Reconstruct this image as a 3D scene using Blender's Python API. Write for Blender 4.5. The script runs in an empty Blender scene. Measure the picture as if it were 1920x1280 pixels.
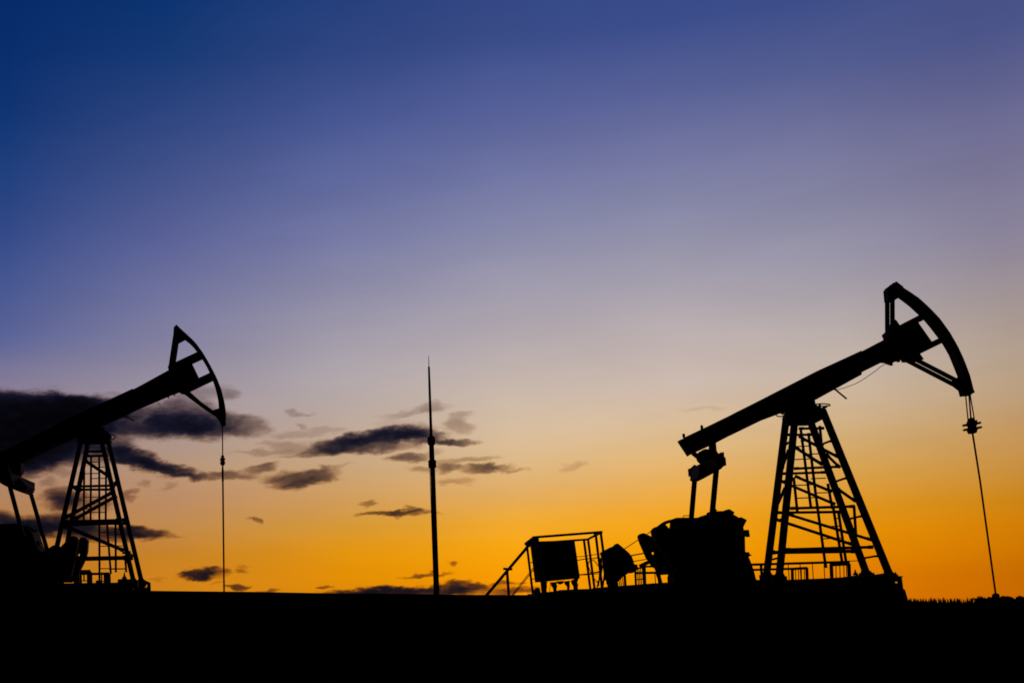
import bpy, bmesh, math, random
from mathutils import Vector, Matrix
random.seed(7)
S = bpy.context.scene
COL = S.collection

# ------------------------------------------------------------------ camera
F, XP, YP, ROLL = 2283.0, 600.0, 640.0, 0.028         # focal length in photo pixels, principal point, roll
PITCH = math.atan(480 / F)
EYE = Vector((0, 0, 1.6))
R0, U0 = Vector((1, 0, 0)), Vector((0, -math.sin(PITCH), math.cos(PITCH)))
FW = Vector((0, math.cos(PITCH), math.sin(PITCH)))
CR = R0 * math.cos(ROLL) - U0 * math.sin(ROLL)
CU = R0 * math.sin(ROLL) + U0 * math.cos(ROLL)

cam = bpy.data.cameras.new('camera')
co = bpy.data.objects.new('camera', cam)
COL.objects.link(co)
M = Matrix((CR, CU, -FW)).transposed().to_4x4()
M.translation = EYE
co.matrix_world = M
cam.sensor_width = 36
cam.lens = 36 * F / 1920
cam.shift_x = (960 - XP) / 1920
cam.clip_start = 0.1
cam.clip_end = 20000
S.camera = co
S.render.resolution_x, S.render.resolution_y = 1024, 682


def ray(px, py):
    return FW * F + CR * (px - XP) + CU * (YP - py)


def azel(px, py):
    d = ray(px, py).normalized()
    return math.atan2(d.x, d.y), math.asin(d.z)


def zoom(x0, y0, k):
    return lambda a, c: (x0 + a / k, y0 + c / k)


# ------------------------------------------------------------------ tagging
def tag(o, label=None, cat=None, group=None, kind=None):
    if label: o['label'] = label
    if cat: o['category'] = cat
    if group: o['group'] = group
    if kind: o['kind'] = kind
    return o


class Site:
    """A thing's own frame: origin on the ground, x along the beam, y away from the road, z up."""
    def __init__(s, name, px, py, Y, yaw, drop, label, cat, group=None):
        d = ray(px, py)
        s.O = EYE + d * (Y / d.y)
        s.O.z -= drop
        s.b = Vector((math.cos(yaw), math.sin(yaw), 0))
        s.n = Vector((-math.sin(yaw), math.cos(yaw), 0))
        s.e = bpy.data.objects.new(name, None)
        s.e.empty_display_size = 0.3
        COL.objects.link(s.e)
        s.e.location = s.O
        s.e.rotation_euler = (0, 0, yaw)
        tag(s.e, label, cat, group)

    def at(s, p, y=0.0):
        d = ray(*p)
        t = (s.n.dot(s.O - EYE) + y) / s.n.dot(d)
        q = EYE + d * t - s.O
        return Vector((q.dot(s.b), y, q.z))

    def poly(s, pts, y=0.0):
        return [s.at(p, y) for p in pts]


class MB:
    def __init__(s):
        s.bm = bmesh.new()

    def loft(s, A, B, cap=True):
        a = [s.bm.verts.new(v) for v in A]
        b = [s.bm.verts.new(v) for v in B]
        n = len(a)
        for i in range(n):
            j = (i + 1) % n
            s.bm.faces.new((a[i], a[j], b[j], b[i]))
        if cap:
            s.bm.faces.new(a)
            s.bm.faces.new(b[::-1])
        return s

    def prism(s, pts, y0, y1):
        A = [Vector((p[0], y0, p[2])) for p in pts]
        B = [Vector((p[0], y1, p[2])) for p in pts]
        return s.loft(A, B)

    def plate_hole(s, pts, hole, y0, y1):
        """a plate with one through hole: the outline is cut open to the hole"""
        i, j = min(((i, j) for i in range(len(pts)) for j in range(len(hole))),
                   key=lambda t: (Vector(pts[t[0]]) - Vector(hole[t[1]])).length)
        def area(q):
            return sum(q[k][0] * q[(k + 1) % len(q)][2] - q[(k + 1) % len(q)][0] * q[k][2] for k in range(len(q)))
        if area(pts) * area(hole) > 0:
            hole = hole[::-1]
            j = len(hole) - 1 - j
        outer = pts[i:] + pts[:i + 1]
        inner = hole[j:] + hole[:j + 1]
        eps = 1e-4
        inner = [Vector(v) for v in inner]
        inner[-1] = inner[-1] + Vector((eps, 0, eps))
        outer = [Vector(v) for v in outer]
        outer[-1] = outer[-1] + Vector((eps, 0, eps))
        return s.prism(outer + inner, y0, y1)

    def bar(s, p, q, w, h=None, w2=None):
        p, q = Vector(p), Vector(q)
        h = h or w
        w2 = w2 or w
        d = (q - p).normalized()
        ref = Vector((0, 1, 0)) if abs(d.y) < 0.9 else Vector((0, 0, 1))
        a = d.cross(ref).normalized()
        b = a.cross(d).normalized()
        def ring(c, ww):
            return [c + a * (ww / 2 * i) + b * (h / 2 * j) for i, j in ((-1, -1), (1, -1), (1, 1), (-1, 1))]
        return s.loft(ring(p, w), ring(q, w2))

    def angle(s, p, q, w, t=0.02, flip=1):
        """an L section: two thin legs"""
        p, q = Vector(p), Vector(q)
        d = (q - p).normalized()
        ref = Vector((0, 1, 0)) if abs(d.y) < 0.9 else Vector((0, 0, 1))
        a = d.cross(ref).normalized()
        b = a.cross(d).normalized() * flip
        L = [(-w / 2, 0), (w / 2, 0), (w / 2, t), (-w / 2 + t, t), (-w / 2 + t, w * 0.8), (-w / 2, w * 0.8)]
        return s.loft([p + a * u + b * v for u, v in L], [q + a * u + b * v for u, v in L])

    def ibeam(s, p, q, w, h, t=0.03):
        p, q = Vector(p), Vector(q)
        d = (q - p).normalized()
        ref = Vector((0, 1, 0)) if abs(d.y) < 0.9 else Vector((0, 0, 1))
        a = d.cross(ref).normalized()
        b = a.cross(d).normalized()
        W, H = w / 2, h / 2
        L = [(-W, -H), (-W + t, -H), (-W + t, -t / 2), (W - t, -t / 2), (W - t, -H), (W, -H),
             (W, H), (W - t, H), (W - t, t / 2), (-W + t, t / 2), (-W + t, H), (-W, H)]
        return s.loft([p + a * u + b * v for u, v in L], [q + a * u + b * v for u, v in L])

    def tube(s, pts, r, n=8, r2=None):
        pts = [Vector(p) for p in pts]
        rings = []
        for i, p in enumerate(pts):
            d = (pts[min(i + 1, len(pts) - 1)] - pts[max(i - 1, 0)]).normalized()
            ref = Vector((0, 1, 0)) if abs(d.y) < 0.9 else Vector((0, 0, 1))
            a = d.cross(ref).normalized()
            b = a.cross(d).normalized()
            rr = r if r2 is None else r + (r2 - r) * i / (len(pts) - 1)
            rings.append([s.bm.verts.new(p + (a * math.cos(2 * math.pi * k / n) + b * math.sin(2 * math.pi * k / n)) * rr) for k in range(n)])
        for A, B in zip(rings, rings[1:]):
            for k in range(n):
                s.bm.faces.new((A[k], A[(k + 1) % n], B[(k + 1) % n], B[k]))
        s.bm.faces.new(rings[0])
        s.bm.faces.new(rings[-1][::-1])
        return s

    def lathe(s, base, prof, n=16, axis=Vector((0, 0, 1))):
        """prof: list of (distance along axis, radius)"""
        base = Vector(base)
        d = axis.normalized()
        ref = Vector((0, 1, 0)) if abs(d.y) < 0.9 else Vector((0, 0, 1))
        a = d.cross(ref).normalized()
        b = a.cross(d).normalized()
        rings = [[s.bm.verts.new(base + d * h + (a * math.cos(2 * math.pi * k / n) + b * math.sin(2 * math.pi * k / n)) * r) for k in range(n)] for h, r in prof]
        for A, B in zip(rings, rings[1:]):
            for k in range(n):
                s.bm.faces.new((A[k], A[(k + 1) % n], B[(k + 1) % n], B[k]))
        s.bm.faces.new(rings[0])
        s.bm.faces.new(rings[-1][::-1])
        return s

    def box(s, x0, x1, y0, y1, z0, z1):
        return s.prism([(x0, 0, z0), (x1, 0, z0), (x1, 0, z1), (x0, 0, z1)], y0, y1)

    def build(s, name, mat, parent=None, smooth=False):
        bmesh.ops.recalc_face_normals(s.bm, faces=s.bm.faces[:])
        me = bpy.data.meshes.new(name)
        s.bm.to_mesh(me)
        s.bm.free()
        if smooth:
            for p in me.polygons: p.use_smooth = len(p.vertices) == 4
        me.materials.append(mat)
        o = bpy.data.objects.new(name, me)
        COL.objects.link(o)
        if parent: o.parent = parent
        return o


# ------------------------------------------------------------------ materials
def material(name, c1, c2, scale, rough=(0.65, 0.9), bump=0.02, detail=6, metal=0.0, spec=0.15, stretch=(1, 1, 1), c3=None):
    m = bpy.data.materials.new(name)
    m.use_nodes = True
    nt = m.node_tree
    N, L = nt.nodes, nt.links
    bs = N['Principled BSDF']
    tc = N.new('ShaderNodeTexCoord')
    mp = N.new('ShaderNodeMapping'); mp.inputs['Scale'].default_value = stretch
    L.new(tc.outputs['Object'], mp.inputs['Vector'])
    no = N.new('ShaderNodeTexNoise')
    no.inputs['Scale'].default_value = scale
    no.inputs['Detail'].default_value = detail
    no.inputs['Roughness'].default_value = 0.65
    L.new(mp.outputs['Vector'], no.inputs['Vector'])
    cr = N.new('ShaderNodeValToRGB')
    cr.color_ramp.elements[0].position = 0.38; cr.color_ramp.elements[0].color = (*c1, 1)
    cr.color_ramp.elements[1].position = 0.64; cr.color_ramp.elements[1].color = (*c2, 1)
    if c3:
        e = cr.color_ramp.elements.new(0.72); e.color = (*c3, 1)
    L.new(no.outputs['Fac'], cr.inputs['Fac'])
    L.new(cr.outputs['Color'], bs.inputs['Base Color'])
    mr = N.new('ShaderNodeMapRange')
    mr.inputs['To Min'].default_value, mr.inputs['To Max'].default_value = rough
    L.new(no.outputs['Fac'], mr.inputs['Value'])
    L.new(mr.outputs['Result'], bs.inputs['Roughness'])
    bp = N.new('ShaderNodeBump'); bp.inputs['Strength'].default_value = 0.5; bp.inputs['Distance'].default_value = bump
    L.new(no.outputs['Fac'], bp.inputs['Height'])
    L.new(bp.outputs['Normal'], bs.inputs['Normal'])
    bs.inputs['Metallic'].default_value = metal
    bs.inputs['Specular IOR Level'].default_value = spec
    return m


STEEL = material('dark_painted_steel', (0.018, 0.018, 0.019), (0.03, 0.029, 0.028), 5, bump=0.004, c3=(0.035, 0.022, 0.015))
RUST = material('weathered_steel', (0.02, 0.015, 0.012), (0.035, 0.024, 0.018), 9, bump=0.004)
CABLE = material('oily_cable', (0.012, 0.012, 0.012), (0.02, 0.02, 0.02), 30, bump=0.002)
PAINT = material('cabinet_paint', (0.026, 0.027, 0.027), (0.034, 0.034, 0.033), 3, bump=0.002)
PIPE = material('mast_pipe', (0.024, 0.024, 0.026), (0.034, 0.033, 0.033), 4, bump=0.002, stretch=(3, 3, 0.4))
SOIL = material('peat_soil', (0.008, 0.007, 0.006), (0.016, 0.013, 0.011), 1.3, rough=(0.95, 1.0), bump=0.06, detail=10, spec=0.0)
NEEDLE = material('dark_conifer', (0.008, 0.011, 0.006), (0.016, 0.02, 0.011), 0.6, rough=(0.95, 1), bump=0.05, spec=0.0)
STONE = material('pale_stone', (0.4, 0.4, 0.38), (0.55, 0.54, 0.52), 20, bump=0.01, spec=0.2)
GRASS = material('dry_grass', (0.012, 0.012, 0.007), (0.022, 0.02, 0.012), 6, rough=(0.95, 1), spec=0.0)


# ------------------------------------------------------------------ ground
def sm(a, b, x):
    t = max(0.0, min(1.0, (x - a) / (b - a)))
    return t * t * (3 - 2 * t)


def hsh(x, y):
    return (math.sin(x * 1.7 + 1.3 * math.sin(y * 0.9)) + math.sin(y * 2.3 + 1.1 * math.sin(x * 1.3)) + 0.5 * math.sin(x * 5.1 + y * 4.3)) / 2.5


def ground_z(x, y):
    xx = max(-30.0, min(40.0, x * 36.0 / max(y, 36.0)))
    plateau = 0.12 - 0.040 * xx if xx < 6 else 0.12 - 0.24 - 0.040 * (xx - 6) - 0.34 * sm(14.2, 17.6, xx)
    z = -1.6 + (plateau + 1.6) * sm(-2, 33, y)
    if y < 0: z = -1.6 + 0.01 * y
    if y > 46: z -= 0.026 * (y - 46) * sm(40, 80, y)
    z += 0.012 * hsh(x, y) * (1 if y < 60 else 1 + y / 60)
    return z + EYE.z


g = bmesh.new()
ys = [-400, -120, -40, -15, -6, 0] + [0.8 * i for i in range(1, 76)] + [62, 66, 72, 80, 92, 110, 140, 180, 240, 320, 420, 560, 720, 950, 1300, 1800, 2600, 4000]
us = [-3 + 0.06 * i for i in range(0, 101)]
rows = []
for y in ys:
    w = max(abs(y), 14)
    rows.append([g.verts.new((u * w, y, ground_z(u * w, y))) for u in us])
for A, B in zip(rows, rows[1:]):
    for k in range(len(us) - 1):
        g.faces.new((A[k], A[k + 1], B[k + 1], B[k]))
me = bpy.data.meshes.new('ground'); g.to_mesh(me); g.free()
for p in me.polygons: p.use_smooth = True
me.materials.append(SOIL)
go = bpy.data.objects.new('ground', me); COL.objects.link(go)
tag(go, kind='structure')


# ------------------------------------------------------------------ pump jacks
def interp(A, B, t):
    return A + (B - A) * t


class Tower:
    def __init__(s, site, wb, wt, H, zb):
        s.site, s.wb, s.wt, s.H, s.zb = site, wb, wt, H, zb

    def face(s, p, side):
        y = side * s.wb
        for _ in range(6):
            q = s.site.at(p, y)
            t = (q.z - s.zb) / s.H
            y = side * (s.wb + (s.wt - s.wb) * max(0, min(1.05, t)))
        return s.site.at(p, y)


def build_tower(st, tw, legs, braces, ladders, lw, sub):
    """legs: (base px, top px, side); braces: (px, side, px, side, width); ladders: (rails, rungs, y)"""
    for base, top, side in legs:
        a, b = tw.face(base, side), tw.face(top, side)
        leg = MB().ibeam(a, b, lw, lw * 0.9, 0.03).bar(a + (b - a) * 0.002, b, lw * 0.62, lw * 0.5).build('leg', STEEL, st.e)
        f = MB()
        f.box(a.x - lw * 1.0, a.x + lw * 1.0, a.y - lw * 0.9, a.y + lw * 0.9, a.z - 0.16, a.z + 0.02)
        d = (b - a).normalized()
        for sg in (-1, 1):
            f.loft([a + Vector((sg * lw * 0.3, v, 0.02)) for v in (-.02, .02)] + [a + d * 0.22 + Vector((sg * lw * 0.3, v, 0)) for v in (.02, -.02)],
                   [a + Vector((sg * lw * 0.95, v, 0.02)) for v in (-.02, .02)] + [a + d * 0.10 + Vector((sg * lw * 0.6, v, 0)) for v in (.02, -.02)])
        f.build('foot_plate', STEEL, leg)
    for p, s1, q, s2, w in braces:
        a, b = tw.face(p, s1), tw.face(q, s2)
        m = MB().angle(a, b, w * 1.2, 0.018)
        m.bar(a - (b - a) * 0.002, a + (b - a).normalized() * 0.12, w * 1.5, 0.025)
        m.bar(b - (b - a).normalized() * 0.12, b, w * 1.5, 0.025)
        m.build('brace', STEEL, st.e)
    for rails, rungs, y in ladders:
        if not rungs:                                        # lone hanging bars
            for rl in rails: MB().bar(st.at(rl[0], y), st.at(rl[1], y), 0.06, 0.045).build('upright', STEEL, st.e)
            continue
        m = MB()
        for rl in rails:
            for p, q in zip(rl, rl[1:]):
                m.bar(st.at(p, y), st.at(q, y), 0.06, 0.045)
        lad = m.build('ladder', STEEL, st.e)
        for p, q in rungs:
            MB().tube([st.at(p, y), st.at(q, y)], 0.014, 6).build('rung', STEEL, lad)


def arc_plate(st, outer, inner, half):
    """outer edge seen on the near side, inner edge on the far side"""
    m = MB()
    o = [st.at(p, -half) for p in outer]
    i = [st.at(p, half) for p in inner]
    n = len(o)
    for k in range(n - 1):
        A = [Vector((o[k].x, -half, o[k].z)), Vector((o[k].x, half, o[k].z)), Vector((i[k].x, half, i[k].z)), Vector((i[k].x, -half, i[k].z))]
        B = [Vector((o[k + 1].x, -half, o[k + 1].z)), Vector((o[k + 1].x, half, o[k + 1].z)), Vector((i[k + 1].x, half, i[k + 1].z)), Vector((i[k + 1].x, -half, i[k + 1].z))]
        m.loft(A, B, cap=(k in (0, n - 2)))
    bmesh.ops.remove_doubles(m.bm, verts=m.bm.verts[:], dist=1e-5)
    return m


def resample(pts, n):
    L = [0]
    for a, b in zip(pts, pts[1:]): L.append(L[-1] + math.hypot(b[0] - a[0], b[1] - a[1]))
    out = []
    for k in range(n):
        t = L[-1] * k / (n - 1)
        i = 0
        while i < len(L) - 2 and L[i + 1] < t: i += 1
        u = (t - L[i]) / (L[i + 1] - L[i])
        out.append((pts[i][0] + (pts[i + 1][0] - pts[i][0]) * u, pts[i][1] + (pts[i + 1][1] - pts[i][1]) * u))
    return out


def mapz(z, pts):
    return [z(*p) for p in pts]


# ================================================== the right-hand pump jack
z2 = zoom(1540, 500, 5.3333); z3 = zoom(1250, 700, 4.5714); z4 = zoom(1400, 740, 3.369)
z5 = zoom(900, 960, 5.647); z6 = zoom(1160, 930, 6.0); z7 = zoom(1560, 960, 5.3333); zb = zoom(1680, 600, 4.268)

P = Site('pump_jack', 1548, 1083, 31, -0.1, 0.62,
         'large black pump jack on the right, whole beam in view, beside the cabinet cage', 'pump jack', 'oil pump jacks against the sunset')
T = Tower(P, 0.74, 0.30, 3.9, 0.62)
N_, F_ = -1, 1
build_tower(P, T,
    [(z4(205, 1150), z4(303, 165), N_), (z4(125, 1140), z4(252, 130), F_), (z4(757, 1128), z4(402, 165), F_), (z4(903, 1138), z4(478, 95), N_)],
    [(z4(300, 465), N_, z4(592, 452), N_, .05), (z4(228, 497), F_, z4(500, 488), F_, .05),
     (z4(275, 716), N_, z4(684, 703), N_, .055), (z4(185, 743), F_, z4(592, 738), F_, .055),
     (z4(245, 976), N_, z4(800, 960), N_, .06), (z4(150, 994), F_, z4(690, 986), F_, .075),
     (z4(250, 252), F_, z4(430, 250), F_, .05), (z4(330, 212), N_, z4(490, 210), N_, .05),
     (z4(330, 260), N_, z4(580, 392), N_, .055), (z4(305, 328), F_, z4(480, 440), F_, .06),
     (z4(500, 370), N_, z4(592, 460), N_, .05),
     (z4(305, 512), N_, z4(540, 610), N_, .055), (z4(215, 542), F_, z4(560, 690), F_, .055),
     (z4(560, 580), N_, z4(690, 672), N_, .055),
     (z4(270, 755), N_, z4(790, 915), N_, .055), (z4(170, 780), F_, z4(670, 944), F_, .06),
     (z4(265, 352), N_, z4(225, 468), F_, .05), (z4(243, 592), N_, z4(185, 722), F_, .05),
     (z4(245, 315), F_, z4(290, 288), N_, .05), (z4(205, 562), F_, z4(255, 540), N_, .05),
     (z4(170, 803), F_, z4(225, 787), N_, .05), (z4(140, 1050), F_, z4(205, 1032), N_, .05),
     (z4(470, 318), F_, z4(533, 294), N_, .055), (z4(550, 556), F_, z4(630, 528), N_, .055),
     (z4(640, 790), F_, z4(730, 769), N_, .055), (z4(735, 1036), F_, z4(832, 1020), N_, .05)],
    [([[z4(340, 205), z4(405, 705)], [z4(390, 240), z4(435, 620), z4(500, 1090)]],
      [(z4(315, 326), z4(398, 322)), (z4(300, 408), z4(410, 403)), (z4(370, 374), z4(460, 371)), (z4(300, 571), z4(425, 566)),
       (z4(315, 652), z4(440, 647)), (z4(405, 529), z4(500, 525)), (z4(430, 619), z4(515, 616)), (z4(340, 292), z4(395, 290))], 0.25),
     ([[z4(545, 700), z4(603, 1055)], [z4(580, 740), z4(628, 1055)]],
      [(z4(555, 780), z4(590, 778)), (z4(490, 832), z4(600, 826)), (z4(480, 908), z4(608, 902)), (z4(490, 985), z4(620, 975))], 0.1),
     ([[z4(297, 520), z4(320, 738)], [z4(512, 560), z4(542, 720)], [z4(462, 195), z4(472, 300)], [z4(678, 700), z4(690, 880)]], [], 0.35)],
    0.152, None)

# saddle at the tower top and the centre bearing
MB().prism(P.poly([z4(232, 150), z4(258, 85), z4(300, 20), z4(400, 10), z4(418, 30), z4(424, 60), z4(440, 80), z4(478, 92), z4(490, 112), z4(472, 158), z4(432, 180), z4(392, 190), z4(262, 192)]), -0.16, 0.16).build('saddle', STEEL, P.e)
br = MB().lathe(P.at(z4(372, 42), -0.4), [(0, .14), (.03, .2), (.77, .2), (.8, .14)], 20, Vector((0, 1, 0))).build('centre_bearing', STEEL, P.e)
for cx, cy, rx, ry, y in ((478, 64, 50, 8, -.2), (212, 126, 26, 11, 0.2)):
    m = MB()
    pts = [P.at(z4(cx + rx * math.cos(a), cy + ry * math.sin(a)), y + 0.18 * math.sin(a)) for a in [k * math.pi / 10 for k in range(21)]]
    m.tube(pts, 0.016, 6)
    if cx > 400: m.bar(P.at(z4(462, 60), -.2), P.at(z4(462, 95), -.2), .05).bar(P.at(z4(505, 72), -.2), P.at(z4(470, 92), -.2), .06)
    else: m.bar(P.at(z4(240, 100), .2), P.at(z4(222, 122), .2), .05)
    m.build('service_ring', STEEL, P.e)

# walking beam
topl = mapz(z3, [(112, 575), (152, 548), (360, 449), (545, 359), (735, 265)]) + [(1527, 698), z2(45, 1013), z2(330, 885), z2(640, 722), z2(800, 640)]
botl = mapz(z2, [(900, 830), (600, 957), (400, 1056), (140, 1165), (60, 1215)]) + [(1528, 750), z3(1000, 303), z3(820, 397), z3(550, 527), z3(420, 595), z3(230, 682), z3(192, 698)]
beam = MB().prism(P.poly(topl + botl), -0.11, 0.11).build('walking_beam', STEEL, P.e)
m = MB()
for a, b in zip(topl, topl[1:]): m.bar(P.at(a) + Vector((0, 0, -.02)), P.at(b) + Vector((0, 0, -.02)), 0.035, 0.30)
for a, b in zip(botl, botl[1:]): m.bar(P.at(a) + Vector((0, 0, .02)), P.at(b) + Vector((0, 0, .02)), 0.035, 0.30)
m.build('flange', STEEL, beam)
m = MB().bar(P.at(z3(107, 573)), P.at(z3(192, 702)), 0.05, 0.32)
m.build('end_plate', STEEL, beam)
for p, q in ((z3(148, 550), z3(147, 528)), (z3(303, 478), z3(298, 456))):
    MB().lathe(P.at(p), [(0, .035), (.09, .035), (.11, .02)], 8).build('bolt', STEEL, beam)
m = MB()
for y in (-.15, .15):
    m.prism(P.poly(mapz(z3, [(545, 358), (735, 263)]) + [(1527, 698), (1612, 659), (1612, 704), (1528, 750), z3(820, 397), z3(550, 528)]), y - .012, y + .012)
m.build('cover_plate', STEEL, beam)
MB().tube(P.poly([z2(660, 960), z2(590, 1000), z2(545, 1040), z2(500, 1070), z2(420, 1125), z2(340, 1170), z2(240, 1207), z2(160, 1228), z2(115, 1218)], -.12), 0.008, 6).build('slack_cable', CABLE, beam)
MB().bar(P.at(z2(95, 1190), -.1), P.at((1587.5, 747.5), -.1), 0.035).bar(P.at(z2(105, 1195), -.1), P.at(z2(140, 1225), -.1), 0.06).build('stop_lever', STEEL, beam)
m = MB()
for a in ((690, 965, 700, 995), (765, 935, 772, 960), (640, 945, 650, 970), (735, 925, 737, 950)):
    m.bar(P.at(z2(a[0], a[1] - 25)), P.at(z2(a[2], a[3] - 8)), 0.06, 0.08)
m.prism(P.poly(mapz(z2, [(590, 950), (650, 955), (690, 975), (740, 945), (800, 930), (780, 900), (620, 900)])), -.14, .14)
m.build('bolt_row', STEEL, beam)

# horse head
hd = bpy.data.objects.new('horsehead', None); COL.objects.link(hd); hd.parent = P.e
HH = 0.19
outer = resample(mapz(z2, [(728, 155), (850, 225), (975, 310), (1080, 405), (1190, 520), (1290, 660), (1370, 800), (1430, 930), (1490, 1090), (1530, 1250)]), 25)
inner = resample(mapz(z2, [(655, 245), (765, 312), (870, 390), (970, 482), (1020, 530), (1095, 620), (1170, 718), (1205, 765), (1272, 880), (1325, 1010), (1365, 1110), (1395, 1235)]), 25)
arc_plate(P, outer, inner, HH).build('arc_plate', STEEL, hd)
MB().prism(P.poly(mapz(z2, [(640, 235), (658, 207), (682, 207), (703, 188), (728, 160), (800, 215), (760, 318), (742, 330), (715, 345), (650, 345)])), -HH + .03, HH - .03).build('top_cap', STEEL, hd)
for y in (-HH, HH):
    MB().bar(P.at(z2(684, 250)) + Vector((0, y, 0)), P.at(z2(686, 690)) + Vector((0, y, 0)), 0.110, 0.03).build('strut', STEEL, hd)
    MB().bar(P.at(z2(800, 880)) + Vector((0, y, 0)), P.at(z2(1400, 1190)) + Vector((0, y, 0)), 0.110, 0.03).build('strut', STEEL, hd)
MB().prism(P.poly(mapz(z2, [(745, 525), (785, 582), (1000, 471), (1052, 515), (968, 552), (1105, 746), (1200, 702), (1234, 748), (965, 880), (900, 850), (830, 870), (740, 880), (690, 740), (665, 690), (690, 640), (715, 580)]), -HH + .02), -HH + .02, HH - .02).build('head_bracket', STEEL, hd)
MB().prism(P.poly(mapz(z2, [(800, 880), (905, 845), (962, 882), (1000, 935), (915, 945), (830, 945)])), -HH + .01, HH - .01).build('hinge_plate', STEEL, hd)
MB().prism(P.poly(mapz(z2, [(1318, 1135), (1362, 1105), (1420, 1160), (1430, 1240), (1398, 1232), (1318, 1170)])), -HH + .02, HH - .02).build('bottom_gusset', STEEL, hd)
MB().prism(P.poly([(1799, 727), (1819, 727), (1818.5, 741), (1803, 742.5)]), -.12, .12).bar(P.at((1822, 737)), P.at((1822, 733)), .06, .2).build('rope_anchor', STEEL, hd)
MB().prism(P.poly(mapz(z2, [(632, 668), (662, 640), (700, 700), (650, 715)])), -HH - .03, HH + .03).build('top_hinge', STEEL, hd)

# bridle, carrier bar, polished rod
brd = MB()
for a, b, y, r in ((zb(557, 600), zb(578, 815), .1, .016), (zb(584, 590), zb(600, 800), 0, .02), (zb(592, 590), zb(630, 812), -.1, .016)):
    brd.tube([P.at(a, y), P.at(b, y)], r, 8)
brd.build('bridle', CABLE, P.e)
cb = MB()
cb.bar(P.at(zb(541, 842)), P.at(zb(671, 821)), .05, .16).bar(P.at(zb(546, 878)), P.at(zb(678, 857)), .05, .16)
cb.build('carrier_bar', STEEL, P.e)
cl = MB().prism(P.poly(mapz(zb, [(577, 815), (592, 782), (612, 785), (622, 805), (636, 800), (640, 835), (630, 855), (646, 865), (632, 905), (592, 908), (578, 885), (590, 865), (578, 840)])), -.1, .1).build('rod_clamp', STEEL, P.e)
MB().tube([P.at(zb(606, 850)), P.at(zb(613, 905)), P.at(zb(672, 1280)), P.at((1867.5, 1118))], .023, 10).build('polished_rod', STEEL, P.e)

# equalizer and pitman arms
EQ = 1.25
a, b = P.at(z3(226, 850), EQ), P.at(z3(463, 752), -EQ)
eq = MB().bar(a, b, .26, .2).build('equalizer', STEEL, P.e)
MB().prism(P.poly(mapz(z3, [(215, 800), (234, 783), (252, 797), (262, 925), (201, 915)]), EQ), EQ - .12, EQ + .04).build('end_block', STEEL, eq)
MB().prism(P.poly(mapz(z3, [(422, 684), (455, 684), (462, 676), (485, 675), (490, 700), (477, 803), (448, 826), (418, 826)]), -EQ), -EQ - .04, -EQ + .12).build('end_block', STEEL, eq)
MB().prism(P.poly(mapz(z3, [(250, 797), (285, 797), (312, 765), (345, 745), (420, 700), (455, 690), (462, 800), (430, 835), (270, 922), (235, 905)])), -.5, .5).build('centre_box', STEEL, eq)
MB().lathe(P.at(z3(345, 705), -.25), [(0, .13), (.05, .185), (.45, .185), (.5, .13)], 20, Vector((0, 1, 0))).prism(P.poly(mapz(z3, [(370, 640), (372, 612), (412, 598), (418, 668), (432, 690), (400, 740), (350, 740)])), -.16, .16).bar(P.at(z3(225, 680)), P.at(z3(312, 748)), .1, .14).build('tail_bearing', STEEL, eq)
for p, q, y in ((z3(240, 905), (1293, 1010), EQ), (z3(426, 815), (1331.5, 1005), -EQ)):
    MB().ibeam(P.at(p, y), P.at(q, y), .115, .11, .02).bar(P.at(p, y), P.at(q, y), .09, .08).build('pitman_arm', STEEL, P.e)

# cranks with their counterweights
shaft = (1322, 1050)
lobeA = P.poly(mapz(z6, [(217, 460), (221, 438), (240, 422), (268, 415), (295, 421), (320, 435), (378, 460), (460, 500), (640, 600), (700, 700), (600, 880), (540, 880), (470, 885), (430, 860), (410, 810), (375, 790), (345, 740), (310, 690), (280, 620), (240, 530)]), .9)
holeA = P.poly(mapz(z6, [(360, 630), (368, 622), (378, 630), (392, 622), (402, 628), (400, 650), (383, 661), (368, 652)]), .9)
lobeB = P.poly(mapz(z6, [(365, 388), (378, 370), (400, 350), (440, 335), (500, 290), (530, 275), (600, 258), (640, 243), (800, 240), (930, 420), (900, 640), (760, 780), (600, 800), (500, 650), (420, 520), (380, 462)]), -.9)
holeB = P.poly(mapz(z6, [(520, 322), (535, 308), (550, 308), (560, 303), (586, 296), (583, 330), (572, 380), (548, 352)]), -.9)
for side, lobe, hole in ((1, lobeA, holeA), (-1, lobeB, holeB)):
    c = P.at(shaft, side * .9)
    tip = lobe[3]
    ck = MB().bar(c + Vector((0, -side * .12, 0)), tip + (c - tip) * .25 + Vector((0, -side * .12, 0)), .5, .1, .3).lathe(c + Vector((0, -.16, 0)), [(0, .3), (.32, .3)], 20, Vector((0, 1, 0))).build('crank', STEEL, P.e)
    MB().plate_hole(lobe, hole, side * .9 - .13, side * .9 + .13).build('counterweight', STEEL, ck)

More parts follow.
